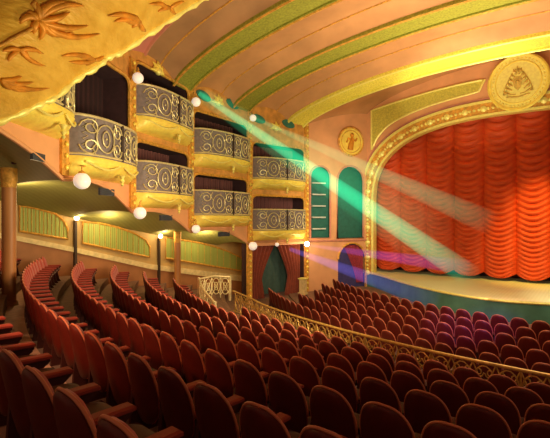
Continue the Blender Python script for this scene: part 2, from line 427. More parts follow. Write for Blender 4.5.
# ------------------------------------------------------------------ bays: wall, alcoves, drapes, balconies
def arch_hole(s0, s1, z0, z1, r=.35, n=6):
    P = [(s0, z0), (s1, z0)]
    for i in range(n+1):
        t = pi/2*i/n; P.append((s1-r+r*cos(t), z1-r*.7+r*.7*sin(t)))
    for i in range(n+1):
        t = pi/2+pi/2*i/n; P.append((s0+r+r*cos(t), z1-r*.7+r*.7*sin(t)))
    return P
BAYN = {1: 'nearest', 2: 'second', 3: 'third', 4: 'fourth', 5: 'farthest'}
OPEN = {}
def scroll_pts(cx, cz, r, dirn, fn, n=22, turns=1.6):
    return [fn(cx+dirn*r*(1-.8*i/n)*cos(turns*2*pi*i/n), cz+r*(1-.8*i/n)*sin(turns*2*pi*i/n)) for i in range(n+1)]
for i in range(0, 6):
    A, d, n, L = bay_frame(i)
    def fn(s, z, o=0, A=A, d=d, n=n): return A+d*s+n*o+Vector((0, 0, z))
    zb = ZB.get(i, CZ+2.5); lv = [0, 2.5]
    holes = []
    for q in lv:
        b = zb+q
        if q and i < 3 and i != 2: continue
        if q and i == 2: continue
        if i == 0: continue
        hgt = 2.22 if q == 0 else 2.3
        if i <= 2: hgt = 3.4
        holes.append((b+.3, b+hgt, q))
    top = CZ+6.2
    if i >= 5: EB = 0
    outer = [(0, top), (0, EDGE[i])]
    for k in range(1, 12):
        s = k/12; outer.append((L*s, EDGE[i]+(EDGE[i+1]-EDGE[i])*s+(.36 if i >= 2 else .07)*sin(pi*s)*(1 if i < 5 else 0)))
    outer += [(L, EDGE[i+1]), (L, top)]
    H = [arch_hole(.15, L-.15, z0, z1) for z0, z1, q in holes]
    zs_ = max(zb+.1, EDGE[i]+.12)
    def ez(a): return EDGE[i]+(EDGE[i+1]-EDGE[i])*a/L
    up = [(0, top), (0, zs_), (L, zs_), (L, top)]
    mb = MB(); mb.poly(up[::-1], H, lambda a, b: fn(a, b)); struct(mb.build('wall_tier', M['ochre']))
    low = [(0, zs_)]+outer[1:-1]+[(L, zs_)]
    mb = MB(); mb.poly(low[::-1], [], lambda a, b: fn(a, b)); struct(mb.build('wall_fascia', M['salmon']))
    # top cornice of the fascia edge
    mb = MB(); mb.tube([fn(a, b, .03) for a, b in outer[1:-1]], .05, 6); struct(mb.build('trim_fascia', M['salmon'], None, True))
    for z0, z1, q in holes:
        tier = 'lower' if q == 0 else 'upper'
        nm = '%s %s' % (BAYN[i], tier)
        # alcove
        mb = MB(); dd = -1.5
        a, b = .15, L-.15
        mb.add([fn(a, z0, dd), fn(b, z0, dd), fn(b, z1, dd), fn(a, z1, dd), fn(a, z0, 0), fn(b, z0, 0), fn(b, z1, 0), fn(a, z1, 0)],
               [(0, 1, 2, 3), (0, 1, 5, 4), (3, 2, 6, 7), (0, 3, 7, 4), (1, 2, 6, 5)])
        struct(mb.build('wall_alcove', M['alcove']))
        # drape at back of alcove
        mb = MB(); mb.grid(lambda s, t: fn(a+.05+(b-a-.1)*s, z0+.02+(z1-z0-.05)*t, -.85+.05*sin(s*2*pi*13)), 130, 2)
        o = mb.build('box_drape', M['boxdrape'] if i > 2 else M['shaded_drape'], None, True)
        tag(o, 'dark plum pleated drape hanging inside the %s opera box' % nm, 'curtain', 'drapes inside the opera boxes')
        # architrave round opening
        mb = MB(); mb.tube([fn(x, y, .03) for x, y in arch_hole(.15, L-.15, z0, z1)], .06, 6, closed=True)
        mb.build('x', M['gold_dark'], None, True); ar = COL.objects[-1]; ar.name = 'trim_opening'; struct(ar)
        # balcony
        b0 = z0-.3; hw = L/2-.17; cs = L/2; root = fn(cs, b0, 0)
        e = thing('opera_box', 'gilded bowed balcony of the %s box, with scrollwork panels' % nm, 'balcony', root, 'gilded opera box fronts')
        BUL = .62
        def bow(s): return BUL*(1-abs(2*s-1)**2.6)**.5 if abs(2*s-1) < 1 else 0
        def bp(s, z, o=0): return fn(cs-hw+2*hw*s, z, bow(s)*o)
        # bowl: profile t 0 bottom..1 top, outwardness
        prof = [(0, .0), (.30, .03), (.62, .10), (.9, .22), (1.04, .34), (1.10, .40), (1.04, .44), (1.09, .48), (1.0, .50)]
        mb = MB(); nu = 28
        vs = [bp(s/nu, b0+z, o)+n*(.015 if o else 0)*0 for o, z in prof for s in range(nu+1)]
        mb.add(vs, [(r*(nu+1)+s, r*(nu+1)+s+1, (r+1)*(nu+1)+s+1, (r+1)*(nu+1)+s) for r in range(len(prof)-1) for s in range(nu)])
        # floor of the box
        mb.add([bp(s/nu, b0+.5, 1.0) for s in range(nu+1)]+[fn(cs+hw, b0+.5, -.5), fn(cs-hw, b0+.5, -.5)], [tuple(range(nu+3))])
        mb.build('bowl', M['gold'], e, 'all')
        # pendant drop & swags on bowl
        mb = MB(); c = bp(.5, b0+.12, 1.02); mb.lathe(c-Vector((0, 0, .30)), [(.01, 0), (.05, .05), (.03, .09), (.07, .15), (.04, .22), (.09, .30)], 10)
        for sgn in (0, .5):
            mb.tube([bp(.06+sgn*.88+.38*t/10, b0+.36-.16*sin(pi*t/10), 1.0)+n*.06 for t in range(11)], .028, 5)
        mb.build('pendant', M['gold_pale'], e, True)
        rt = b0+1.52
        mb = MB(); mb.grid(lambda s, t: bp(s, b0+.5+(rt-b0-.5)*t, .97), 28, 1); mb.build('backing_panel', M['iron'], e, True)
        mb = MB(); mb.tube([bp(s/28, rt, 1.0) for s in range(29)], .035, 6); mb.tube([bp(s/28, b0+.55, 1.02) for s in range(29)], .025, 5)
        mb.build('hand_rail', M['scroll'], e, True)
        for s in (.5,):
            mb = MB(); mb.box(bp(s, (b0+.5+rt)/2, 1.03), (.05, .06, 1.0)); mb.build('centre_post', M['darkpost'], e)
        mb = MB()
        def sp(a, b): return bp(a, b, 1.03)+n*.02
        asp = 2*hw
        for s0 in (.04, .53):
            wd = .43
            zc = b0+1.0; cx = s0+wd/2
            def q2(a, b): return sp(cx+(a)/asp, zc+b)
            circ = [q2(.32*cos(2*pi*t/20), .36*sin(2*pi*t/20)) for t in range(20)]
            mb.tube(circ, .020, 4, closed=True)
            mb.tube([q2(.13*cos(2*pi*t/12), .2*sin(2*pi*t/12)) for t in range(12)], .016, 4, closed=True)
            for sg in (-1, 1):
                for zz in (-1, 1):
                    R0 = .23
                    ox = sg*(wd*asp/2-.2); oz = zz*.23
                    mb.tube([q2(ox+sg*R0*(1-.75*t/16)*cos(3*pi*t/16), oz+zz*R0*(1-.75*t/16)*sin(3*pi*t/16)) for t in range(17)], .018, 4)
                    mb.tube([q2(sg*.28, zz*.1), q2(sg*.42, zz*.28), q2(sg*.34, zz*.45)], .016, 4)
            for sg in (-1, 1): mb.tube([q2(sg*(wd*asp/2-.03), -.44+.88*t/12+0) if t % 2 else q2(sg*(wd*asp/2-.14), -.44+.88*t/12) for t in range(13)], .012, 4)
            for t in range(3):
                mb.ball(q2(0, -.2+.2*t), .03, 6, 4)
        mb.build('scrollwork', M['scroll'], e, True)
    if 2 <= i <= 5:
        # slate vent in the fascia below the lower box
        vz = ZB[i]-.12 if i < 5 else None
        if i in (1, 2, 3, 4):
            s0 = L*.52 if i != 2 else L*.56
            mb = MB(); mb.box((0, 0, 0), (.75, .06, .2), Matrix(((d.x, n.x, 0), (d.y, n.y, 0), (0, 0, 1))))
            for t in range(3): mb.box((0, 0, -.06+.06*t), (.7, .1, .015), Matrix(((d.x, n.x, 0), (d.y, n.y, 0), (0, 0, 1))))
            c = fn(s0, (ZB[i]+EDGE[i+1])/2+.12, .04)
            mb2 = MB(); mb2.v = [tuple(Vector(p)+c) for p in mb.v]; mb2.f = mb.f
            tag(mb2.build('wall_vent', M['vent']), 'dark slatted vent in the salmon wall under the %s lower box' % BAYN[i], 'vent', 'vents under the boxes')
# vent under nearest bay
A, d, n, L = bay_frame(1)
c = hp(35, 157, 9.0); c = on_plane(36, 157, W[1], W[2])+n*.04
mb = MB(); mb.box(c, (.5, .06, .17), Matrix(((d.x, n.x, 0), (d.y, n.y, 0), (0, 0, 1)))); tag(mb.build('wall_vent', M['vent']), 'dark slatted vent in the salmon wall under the nearest lower box', 'vent', 'vents under the boxes')

# gold pilasters between bays
for i in range(1, 7):
    p = W[i]; dA = bay_frame(min(i, 5))[2]
    z0 = EDGE[i]+.1 if i < 6 else 0; z1 = CZ+5.15
    if i == 5: z0 = 0
    e = thing('gilded_pilaster', 'slender gilded pilaster %s' % {1: 'nearest the camera, left of the first box', 2: 'left of the second opera box bay', 3: 'left of the third opera box bay', 4: 'left of the fourth opera box bay', 5: 'left of the curtained exit and farthest boxes', 6: 'right of the curtained exit and farthest boxes'}[i], 'pilaster', (p.x, p.y, z0), 'gilded pilasters between the boxes')
    mb = MB(); c = Vector((p.x, p.y, (z0+z1)/2))+dA*.03
    ang = math.atan2(dA.y, dA.x); Rm = Matrix.Rotation(ang, 3, 'Z')
    mb.box(c, (.13, .26, z1-z0), Rm); mb.build('shaft', M['gold_dark'], e)
    mb = MB()
    for k in range(int((z1-z0)/.28)):
        mb.ball(c+dA*.1+Vector((0, 0, -(z1-z0)/2+.2+.28*k)), .05, 8, 5, (1, 1, 1.3))
    mb.build('beading', M['gold'], e, True)
# globe lamps
G = [(82, 181, 10.4, 'hanging below the second lower box', .20), (140, 213, 13.2, 'hanging below the third lower box', .19), (196, 229, 17.0, 'hanging below the fourth lower box', .17),
     (253, 246, 19.9, 'at the left top of the curtained exit', .20), (138, 78, 13.4, 'beside the third upper box near the ceiling', .17), (196, 102, 16.9, 'beside the fourth upper box', .18), (253, 118, 20.2, 'beside the farthest upper box', .16),
     (277, 244.5, 20.9, 'over the middle of the curtained exit', .10), (307, 244, 22.6, 'on the wall right of the curtained exit', .14)]
for x, y, Y, lab, r in G:
    c = hp(x, y, Y)
    e = thing('globe_lamp', 'white glass globe lamp %s' % lab, 'lamp', c, 'white globe lamps along the boxes')
    bright = x in (307, 253) and y > 117
    MB().ball(c, r, 16, 10).build('globe', M['bulb'] if (x == 307) else M['globe'], e, 'all')
    toward = Vector((-.75, .65, 0)) if x < 260 else Vector((-.3, 1, 0))
    mb = MB(); mb.lathe(c+Vector((0, 0, r*.9)), [(r*.45, 0), (r*.35, .05), (.02, .07)], 10); mb.tube([c+Vector((0, 0, r+.03)), c+Vector((0, 0, r+.15)), c+toward.normalized()*.35+Vector((0, 0, r+.2))], .02, 5)
    mb.build('bracket', M['gold_dark'], e, True)
# spandrel ornaments: gold leaf cluster flanked by teal glass panels
for (x, y, Y, i, tl) in [(156, 72, 14.6, 3, None), (217, 103, 18.7, 4, [(203, 96), (232, 104)]), (275, 129, 21.5, 5, [(258, 119), (288, 124)])]:
    A, d, n, L = bay_frame(i)
    c = on_plane(x, y, W[i], W[i+1])
    e = thing('leaf_ornament', 'gold leaf ornament above the %s upper opera box' % BAYN[i], 'ornament', c, 'gold ornaments above the upper boxes')
    mb = MB()
    for k in range(9):
        a = pi*k/8; r = .42 if k % 2 == 0 else .3
        p = [c+n*.06, c+n*.12+d*(r*.5*cos(a))+Vector((0, 0, r*.5*sin(a))), c+n*.07+d*(r*1.0*cos(a))+Vector((0, 0, r*sin(a)-.03))]
        mb.tube(p, [.03, .08, .01], 6)
    mb.build('leaves', M['gold'], e, True)
    mb = MB(); mb.ball(c+n*.1, .13, 10, 6); mb.build('boss', M['gold_pale'], e, True)
    for sg, tt in zip(('left', 'right'), tl or []):
        pc = on_plane(*tt, W[i], W[i+1])
        mb = MB(); ol = [(.34*cos(2*pi*t/20)*(1+.25*abs(cos(2*pi*t/20))), .2*sin(2*pi*t/20)) for t in range(20)]
        mb.slab(ol, lambda a, b, o: pc+d*a+Vector((0, 0, b-a*.15))+n*(.01+o), .05)
        tag(mb.build('teal_panel', M['teal']), 'teal glass panel %s of the gold ornament above the %s upper box' % (sg, BAYN[i]), 'panel', 'teal panels above the upper boxes')

# ------------------------------------------------------------------ exit wall below the farthest box, with parted drapes
A, d, n, L = bay_frame(5)
def fn5(s, z, o=0): return A+d*s+n*o+Vector((0, 0, z))
ztop = EDGE[5]
mb = MB()
mb.add([fn5(0, -.3), fn5(.2, -.3), fn5(.2, ztop), fn5(0, ztop), fn5(L-.15, -.3), fn5(L, -.3), fn5(L, ztop), fn5(L-.15, ztop)], [(0, 1, 2, 3), (4, 5, 6, 7)])
mb.add([fn5(0, ztop-.1), fn5(L, ztop-.1), fn5(L, ztop+.3), fn5(0, ztop+.3)], [(0, 1, 2, 3)])
struct(mb.build('wall_exit', M['salmon']))
mb = MB(); mb.add([fn5(.2, -.3, 0), fn5(.2, -.3, -.9), fn5(.2, ztop, -.9), fn5(.2, ztop, 0), fn5(L-.15, -.3, 0), fn5(L-.15, -.3, -.9), fn5(L-.15, ztop, -.9), fn5(L-.15, ztop, 0)], [(0, 1, 2, 3), (4, 5, 6, 7)])
struct(mb.build('wall_jamb', M['alcove']))
mb = MB(); mb.grid(lambda s, t: fn5(.25+(L-.45)*s, .0+(ztop-.05)*t, -.75+.02*sin(40*s)), 60, 1)
tag(mb.build('exit_screen', M['screen']), 'dark green screen filling the exit behind the parted drapes', 'screen')
for sg in (0, 1):
    mb = MB()
    def dr(s, t, sg=sg):
        z = -.1+(ztop+.1)*t
        wmax = (L-.35)*.5
        w = wmax*(.50+.5*max(0, (t-.35)/.65)**1.3) if t > .35 else wmax*(.50+.12*((.35-t)/.35))
        x = .18+w*s if sg == 0 else L-.16-w*s
        return fn5(x, z, -.35+.07*sin(s*2*pi*6+t))
    mb.grid(dr, 72, 24)
    e = mb.build('exit_drape', M['exitdrape'], None, 'all')
    tag(e, 'brick red drape on the %s side of the exit doorway' % ('left', 'right')[sg], 'curtain', 'drapes of the exit doorway')
# cream pedestal by the exit
p = hp(303, 283, 22.0)
e = thing('usher_stand', 'small cream pedestal standing by the right end of the exit drapes', 'stand', (p.x, p.y, .05))
MB().box((p.x, p.y, .42), (.28, .28, .75)).build('post', M['cream'], e); MB().box((p.x, p.y, .83), (.4, .36, .07), bev=.02).build('top', M['gold_pale'], e)
MB().box((p.x, p.y, .08), (.38, .38, .1)).build('base', M['cream'], e)

# ------------------------------------------------------------------ niche wall
A6, d6, n6, L6 = bay_frame(6)
def pos6(px, py):
    p = on_plane(px, py, W[6], W[7]); return ((p-A6).dot(d6), p.z)
def fn6(s, z, o=0): return A6+d6*s+n6*o+Vector((0, 0, z))
def round_hole(x0, x1, ytop, ybot, n=12, foot=False):
    s0, zt = pos6(x0, ytop); s1, _ = pos6(x1, ytop); zt = pos6((x0+x1)/2, ytop)[1]; zb = pos6((x0+x1)/2, ybot)[1]
    r = (s1-s0)/2; c = (s0+s1)/2
    return [(s0, zb), (s1, zb)]+[(c+r*cos(pi*i/n), zt-r+r*sin(pi*i/n)) for i in range(n+1)]
N = [round_hole(310, 330, 166, 238), round_hole(337, 363, 166, 238), round_hole(338, 365, 243, 300)]
N[2] = [(s, (0 if j < 2 else z)) for j, (s, z) in enumerate(N[2])]
mb = MB(); mb.poly([(0, -.3), (L6, -.3), (L6, CZ+6.3), (0, CZ+6.3)], N, lambda a, b: fn6(a, b)); struct(mb.build('wall_niche', M['salmon']), 'salmon wall with arched niches beside the stage', 'wall')
for k, h in enumerate(N):
    s0, s1 = h[0][0], h[1][0]; zt = max(z for s, z in h); zb = h[0][1]
    nm = ('left', 'right', 'lower')[k]
    mb = MB(); dp = -.2
    nn = len(h); mb.add([fn6(s, z, 0) for s, z in h]+[fn6(s, z, dp) for s, z in h], [(i, (i+1) % nn, nn+(i+1) % nn, nn+i) for i in range(nn)]+[tuple(range(nn, 2*nn))])
    struct(mb.build('wall_recess', M['niche'] if k < 2 else M['bluedoor']))
    mb = MB(); mb.tube([fn6(s, z, .03) for s, z in h], .055, 6, closed=(k < 2)); struct(mb.build('trim_niche', M['rose'] if k < 2 else M['gold_dark'], None, True))
    if k == 0:
        for j in range(5):
            z = zb+.5+.62*j
            mb = MB(); mb.box(fn6((s0+s1)/2-.05, z, -.09), (s1-s0-.4, .16, .07), Matrix(((d6.x, n6.x, 0), (d6.y, n6.y, 0), (0, 0, 1))))
            tag(mb.build('niche_shelf', M['louvre']), 'pale louvre shelf in the left green niche, %s from the bottom' % ORD[j], 'shelf', 'pale shelves in the left niche')
    if k == 2:
        mb = MB()
        def dr2(s, t):
            z = .3+(zt-.35)*t; w = (s1-s0)*(.25+.5*t**1.4)
            zz = min(z, zt-.12-.9*max(0, abs(s-.0)*0)); return fn6(s1-.06-w*s, zz, -.1+.04*sin(s*30))
        mb.grid(dr2, 50, 14)
        tag(mb.build('side_door_drape', M['reddrape'], None, 'all'), 'red drape swept aside in the arched doorway by the stage', 'curtain')
# string course
mb = MB(); s, z = pos6(337, 240.5); mb.tube([fn6(0, z, .03), fn6(L6, z, .03)], .06, 6); struct(mb.build('trim_course', M['rose'], None, True))

def disc(name, c, nrm, r, lab, crest):
    e = thing(name, lab, 'medallion', c)
    nrm = nrm.normalized(); q = nrm.to_track_quat('Z', 'Y').to_matrix()
    def at(a, b, o): return c+q @ Vector((a, b, o))
    MB().lathe(c, [(r*.96, -.06), (r*.96, .05), (r*.84, .03), (.001, .06)], 48, nrm).build('disc', M['gold_pale'] if crest else M['gold'], e, True)
    mb = MB(); mb.tube([at(r*cos(2*pi*t/48), r*sin(2*pi*t/48), .04) for t in range(48)], r*.07, 6, closed=True)
    mb.tube([at(r*.78*cos(2*pi*t/48), r*.78*sin(2*pi*t/48), .05) for t in range(48)], r*.025, 5, closed=True)
    mb.build('rim', M['gold'] if crest else M['gold_dark'], e, True)
    if crest:
        mb = MB()
        for t in range(40):
            a = 2*pi*t/40; mb.ball(at(r*.88*cos(a), r*.88*sin(a), .05), r*.035, 6, 4)
        mb.build('beading', M['gold'], e, True)
    # relief: up vector in disc plane
    ez = Vector((0, 0, 1)); up = (ez-nrm*ez.dot(nrm)).normalized(); rt = up.cross(nrm)
    def f2(a, b, o=.07): return c+rt*(a*r)+up*(b*r)+nrm*o
    mb = MB()
    if crest:
        sh = [(-.13, .2), (.13, .2), (.15, -.02), (.1, -.2), (0, -.3), (-.1, -.2), (-.15, -.02)]
        mb.slab(sh, lambda a, b, o: f2(a, b, .05+o), .06)
        for sg in (-1, 1):
            for k in range(6):
                b0 = -.38+.15*k; a0 = sg*(.50-.072*k)
                mb.tube([f2(a0*.45, b0-.05), f2(a0*.8, b0+.02, .1), f2(a0*1.0, b0+.14)], [r*.02, r*.05, r*.008], 6)
            mb.tube([f2(sg*.08, -.45), f2(sg*.5, -.38), f2(sg*.42, -.1), f2(sg*.25, .25), f2(sg*.05, .5)], r*.022, 5)
        mb.tube([f2(-.05, .28), f2(0, .58, .1), f2(.05, .28)], r*.035, 5); mb.tube([f2(-.4, -.5), f2(0, -.56), f2(.4, -.5)], r*.03, 5)
        mb.ball(f2(0, .0, .12), r*.07, 8, 5)
    else:
        mb.tube([f2(-.1, -.6), f2(-.05, -.2, .12), f2(.05, .15, .12), f2(0, .35, .1)], [r*.22, r*.2, r*.13, r*.06], 8)
        mb.ball(f2(.04, .45, .1), r*.15, 8, 6)
        mb.tube([f2(0, .15), f2(.3, .05, .12), f2(.45, .25)], r*.06, 6); mb.tube([f2(0, .1), f2(-.3, .2, .12), f2(-.4, -.1)], r*.06, 6)
    mb.build('relief', M['bronze'] if crest else M['leaf'], e, True)
c = on_plane(350, 142, W[6], W[7])+n6*.08
disc('wall_medallion', c, n6, .78, 'round gold medallion with a relief on the salmon wall above the niches', False)

def smooth_pts(P, m=6, hz=False):
    out = []
    for i in range(len(P)-1):
        p0 = P[max(i-1, 0)]; p1 = P[i]; p2 = P[i+1]; p3 = P[min(i+2, len(P)-1)]
        if i == 0: p0 = (2*p1[0]-p2[0], p2[1] if hz else 2*p1[1]-p2[1])
        for j in range(m):
            t = j/m; out.append(tuple(.5*((2*p1[c])+(-p0[c]+p2[c])*t+(2*p0[c]-5*p1[c]+4*p2[c]-p3[c])*t*t+(-p0[c]+3*p1[c]-3*p2[c]+p3[c])*t**3) for c in range(2)))
    out.append(P[-1]); return out
# ------------------------------------------------------------------ proscenium
AW, ZS, ZC, NE = 7.12, CZ+.8, CZ+4.98, 2.7
def arch_pt(t, off=0):
    "t 0..1 from left foot over crown to right foot; off = outward offset"
    if t < .12: x = -1; z = .85+(ZS-.85)*(t/.12); return (UC-AW-off, z)
    if t > .88: z = .85+(ZS-.85)*((1-t)/.12); return (UC+AW+off, z)
    a = pi*(1-(t-.12)/.76); cx, sx = cos(a), sin(a)
    k = (abs(cx)**NE+abs(sx)**NE)**(-1/NE)
    return (UC+cx*k*(AW+off), ZS+sx*k*(ZC-ZS+off))
def sweep(o0, o1, v0, v1, m, name, n=120, lab=None, par=None):
    mb = MB()
    def P(i, o, v): x, z = arch_pt(i/n, o); return Vector((x, v, z))
    vs = []
    for (o, v) in ((o0, v1), (o0, v0), (o1, v0), (o1, v1)): vs += [P(i, o, v) for i in range(n+1)]
    mb.add(vs, [(r*(n+1)+i, r*(n+1)+i+1, (r+1)*(n+1)+i+1, (r+1)*(n+1)+i) for r in range(3) for i in range(n)])
    return mb.build(name, m, par, True)
n = 120
XR = 2*UC-W[7].x
outer = [(W[7].x, .85), (W[7].x, CZ+6.6), (XR, CZ+6.6), (XR, .85)]
arch = [arch_pt(i/80) for i in range(81)]
mb = MB(); mb.poly([(W[7].x, .85), (W[7].x, CZ+8.2), (XR, CZ+8.2), (XR, .85)]+arch[::-1], [], lambda a, b: Vector((a, VS, b)))
struct(mb.build('wall_proscenium', M['salmon']), 'salmon wall around the stage arch', 'wall')
pe = thing('proscenium_frame', 'gilded beaded frame around the curved stage arch', 'frame', (UC, VS, .85))
sweep(-.03, .09, VS-.14, VS+.3, M['gold_pale'], 'inner_moulding', par=pe)
sweep(.09, .62, VS-.06, VS, M['gold_dark'], 'bead_channel', par=pe)
sweep(.62, .74, VS-.12, VS, M['gold_pale'], 'outer_moulding', par=pe)
mb = MB(); T = 150
for i in range(T):
    x, z = arch_pt(i/T, .35)
    if i % 4 == 0: mb.lathe((x, VS-.06, z), [(.15, 0), (.15, .05), (.08, .09), (.01, .12)], 10, Vector((0, -1, 0)))
    else: mb.ball((x, VS-.08, z), .075, 7, 5)
mb.build('beading', M['gold_pale'], pe, True)
sweep(.80, .87, VS-.08, VS, M['rose'], 'cornice', par=pe)

# ceiling between the last rib and the arch wall
def vend(q, t):
    a = vault(19.35, q); us = W[7].x
    b = Vector((UC+(us-UC)*q, VS+.02, a.z+.95)); p = a.lerp(b, min(1, t)); p.z = a.z+.95*sin(pi/2*t); return p
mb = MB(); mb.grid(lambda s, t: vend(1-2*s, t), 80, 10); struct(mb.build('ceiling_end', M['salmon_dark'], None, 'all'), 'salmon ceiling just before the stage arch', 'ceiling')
def onw(px, py, o=0):
    d = ray(px, py); p = Vector((0, 0, CZ))+d*(VS/d.y); p.y -= o; return p
topE = smooth_pts([(372, 111), (395, 103), (430, 92.5), (460, 85), (485, 80)]); botE = smooth_pts([(372, 150), (380, 135), (396, 121), (430, 106), (479, 92)])
for sg in (1, -1):
    def mir(p): return p if sg == 1 else Vector((2*UC-p.x, p.y, p.z))
    tp = [mir(onw(x, y, .08)) for x, y in topE]; bt = [mir(onw(x, y, .08)) for x, y in botE]
    e = thing('spandrel_panel', 'long olive gold tapering panel over the %s shoulder of the stage arch' % ('left' if sg == 1 else 'right'), 'panel', tp[0], 'tapering panels above the stage arch')
    mb = MB(); n_ = len(tp); mb.add(tp+bt, [(i, i+1, n_+i+1, n_+i) for i in range(n_-1)]); mb.build('field', M['olive'], e)
    mb = MB(); mb.tube(tp+bt[::-1], .055, 6, closed=True); mb.build('border', M['gold_pale'], e, True)
c = onw(519, 84, .30)
disc('stage_crest', c, Vector((-.12, -1, -.05)), 1.22, 'large round pale gold crest with leafy emblem above the stage arch', True)

# stage curtain
e = thing('stage_curtain', 'huge red puffed festoon house curtain filling the stage arch', 'curtain', (UC, VS+.6, .85))
VC = VS+.95; cw = 1.43; zb0 = .95
for k in range(-5, 6):
    x0 = -3.0-cw+cw*k*1.0+.0
    x0 = -4.43+cw*(k+0)
    if x0+cw < UC-AW-.3 or x0 > UC+AW+.3: continue
    def cf(s, t):
        z = .02+8.3*t; u = 2*s-1
        sag = .34*(1-u*u)
        zz = z+sag
        ph = math.log(1+.14*zz)/.026
        am = .13+.02*min(z, 3)
        rid = abs(sin(pi*ph))**.6
        b = (1-u*u)**.6 if abs(u) < 1 else 0
        out = .22*b+am*rid*(.45+.55*b)
        zf = z-.0
        if t == 0: out = .2*b
        low = .26*(abs(u)**2.2)*max(0, 1-z/.5)
        return Vector((x0+cw*s, VC-out, zb0+zf+low))
    mb = MB(); mb.grid(cf, 14, 420); mb.build('swag_panel', M['curtain'], e, 'all')

# ------------------------------------------------------------------ stage
FRT = [(-2.8, 17.95), (-4.3, 18.3), (-5.8, 19.1), (-7.4, 20.35), (-8.9, 21.75), (-9.9, 22.6), (-10.6, 22.75)]
L1 = smooth_pts(FRT, 6, True); front = [(2*UC-x, y) for x, y in L1[::-1]]+L1[1:]
ZST = .85
mb = MB(); mb.poly(front+[(-10.6, VS+2.2), (2*UC+10.6, VS+2.2)], [], lambda a, b: Vector((a, b, ZST)))
struct(mb.build('floor_stage', M['stage']), 'pale yellow stage floor', 'floor')
mb = MB(); nF = len(front)
mb.add([Vector((x, y, ZST-.06)) for x, y in front]+[Vector((x, y, -.2)) for x, y in front], [(i, i+1, nF+i+1, nF+i) for i in range(nF-1)])
struct(mb.build('wall_apron', M['apron'], None, 'all'), 'dark green curved front of the stage', 'wall')
mb = MB(); mb.tube([Vector((x, y, ZST-.03)) for x, y in front], .05, 6); struct(mb.build('trim_apron', M['gold_pale'], None, True))
# backdrop behind the curtain
mb = MB(); mb.add([(-11, VS+2.2, .8), (5.5, VS+2.2, .8), (5.5, VS+2.2, 10), (-11, VS+2.2, 10)], [(0, 1, 2, 3)]); struct(mb.build('wall_stage', M['alcove']))

# ------------------------------------------------------------------ ceiling
ribs = [(6.8, 7.95, 'green'), (10.7, 11.95, 'green'), (14.55, 15.85, 'green'), (18.15, 19.35, 'yellow')]
RN = ['nearest', 'second', 'third', 'farthest']
vv = -4.0; nq0 = 64
for j, (a, b, m) in enumerate(ribs):
    v0, v1 = vv, a
    def f(s, t):
        v = v0+(v1-v0)*t; p = vault(v, 1-2*s, .0); p.z += .42*sin(pi*t)**.6 if 0 < t < 1 else 0; return p
    cut = .40 if j == 1 else 0
    if cut:
        mb = MB(); mb.grid(lambda s, t: f(s, t*cut), 64, 6); struct(mb.build('ceiling_vault', M['pink'], None, 'all'))
        mb = MB(); mb.tube([f(s/nq0, cut)-Vector((0, 0, .02)) for s in range(nq0+1)], .06, 5); struct(mb.build('trim_vault', M['rose'], None, True))
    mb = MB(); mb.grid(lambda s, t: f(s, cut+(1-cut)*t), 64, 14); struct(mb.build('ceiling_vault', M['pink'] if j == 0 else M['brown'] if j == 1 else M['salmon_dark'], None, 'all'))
    mb = MB()
    pr = [(a, .05), (a, -.12), (a+.14, -.12), (a+.14, -.06), (b-.14, -.06), (b-.14, -.12), (b, -.12), (b, .05)]
    nq = 64
    mb.add([vault(v, 1-2*s/nq, dz) for v, dz in pr for s in range(nq+1)], [(r*(nq+1)+s, r*(nq+1)+s+1, (r+1)*(nq+1)+s+1, (r+1)*(nq+1)+s) for r in range(len(pr)-1) for s in range(nq)])
    struct(mb.build('ceiling_rib', M[m], None, True), '%s arched ceiling rib' % RN[j], 'ceiling rib')
    mb = MB()
    for v in (a+.06, b-.06): mb.tube([vault(v, 1-2*s/nq, -.13) for s in range(nq+1)], .045, 5)
    struct(mb.build('trim_rib', M['gold_pale'] if m == 'yellow' else M['gold_dark'], None, True))
    # moulding line in the bay
    mb = MB(); vm = v0+(v1-v0)*.72; mb.tube([vault(vm, 1-2*s/nq, .42*sin(pi*.72)**.6-.01) for s in range(nq+1)], .03, 5); struct(mb.build('trim_vault', M['gold_dark'], None, True))
    vv = b

# ------------------------------------------------------------------ gallery overhead, near left
E_ = [(222, -14, 11.2), (205, -2, 11.0), (182, 12, 10.7), (150, 33, 10.3), (122, 52, 9.9), (108, 57, 9.6), (98, 66, 9.4), (76, 79, 9.1), (56, 97, 8.7), (38, 105, 8.4), (14, 116, 8.0), (-30, 132, 7.6)]
B_ = [(170, -90, 8.6), (150, -85, 8.4), (125, -75, 8.1), (95, -65, 7.8), (65, -55, 7.5), (45, -50, 7.3), (20, -40, 7.1), (-5, -30, 6.9), (-30, -15, 6.7), (-50, 5, 6.5), (-70, 35, 6.3), (-100, 80, 6.2)]
def lerp_list(Lx, s):
    x = s*(len(Lx)-1); i = min(int(x), len(Lx)-2); t = x-i
    return tuple(Lx[i][k]*(1-t)+Lx[i+1][k]*t for k in range(3))
def gal(s, t, o=0):
    a = hp(*lerp_list(E_, s)); b = hp(*lerp_list(B_, s)); p = a.lerp(b, t)
    toward = (Vector((0, 0, CZ))-p).normalized()
    return p+toward*((.85*sin(pi*min(1, t*1.0))**.8 if 0 < t < 1 else 0)+o)
e = thing('upper_gallery', 'large gilded underside of the upper gallery swelling overhead', 'gallery', hp(60, 40, 8.5))
mb = MB(); mb.grid(lambda s, t: gal(s, t), 60, 30); mb.build('gilded_soffit', M['gallery'], e, 'all')
mb = MB(); mb.tube([gal(s/60, 0, .03)+Vector((0, 0, .012*sin(s*2.3))) for s in range(61)], [.07+.025*sin(s*1.7) for s in range(61)], 8); mb.build('rim', M['gold_pale'], e, 'all')
mb = MB(); mb.grid(lambda s, t: gal(s, 0)+Vector((-.3*t, .1*t, 1.0*t)), 60, 4); mb.build('parapet_back', M['gold_dark'], e, 'all')
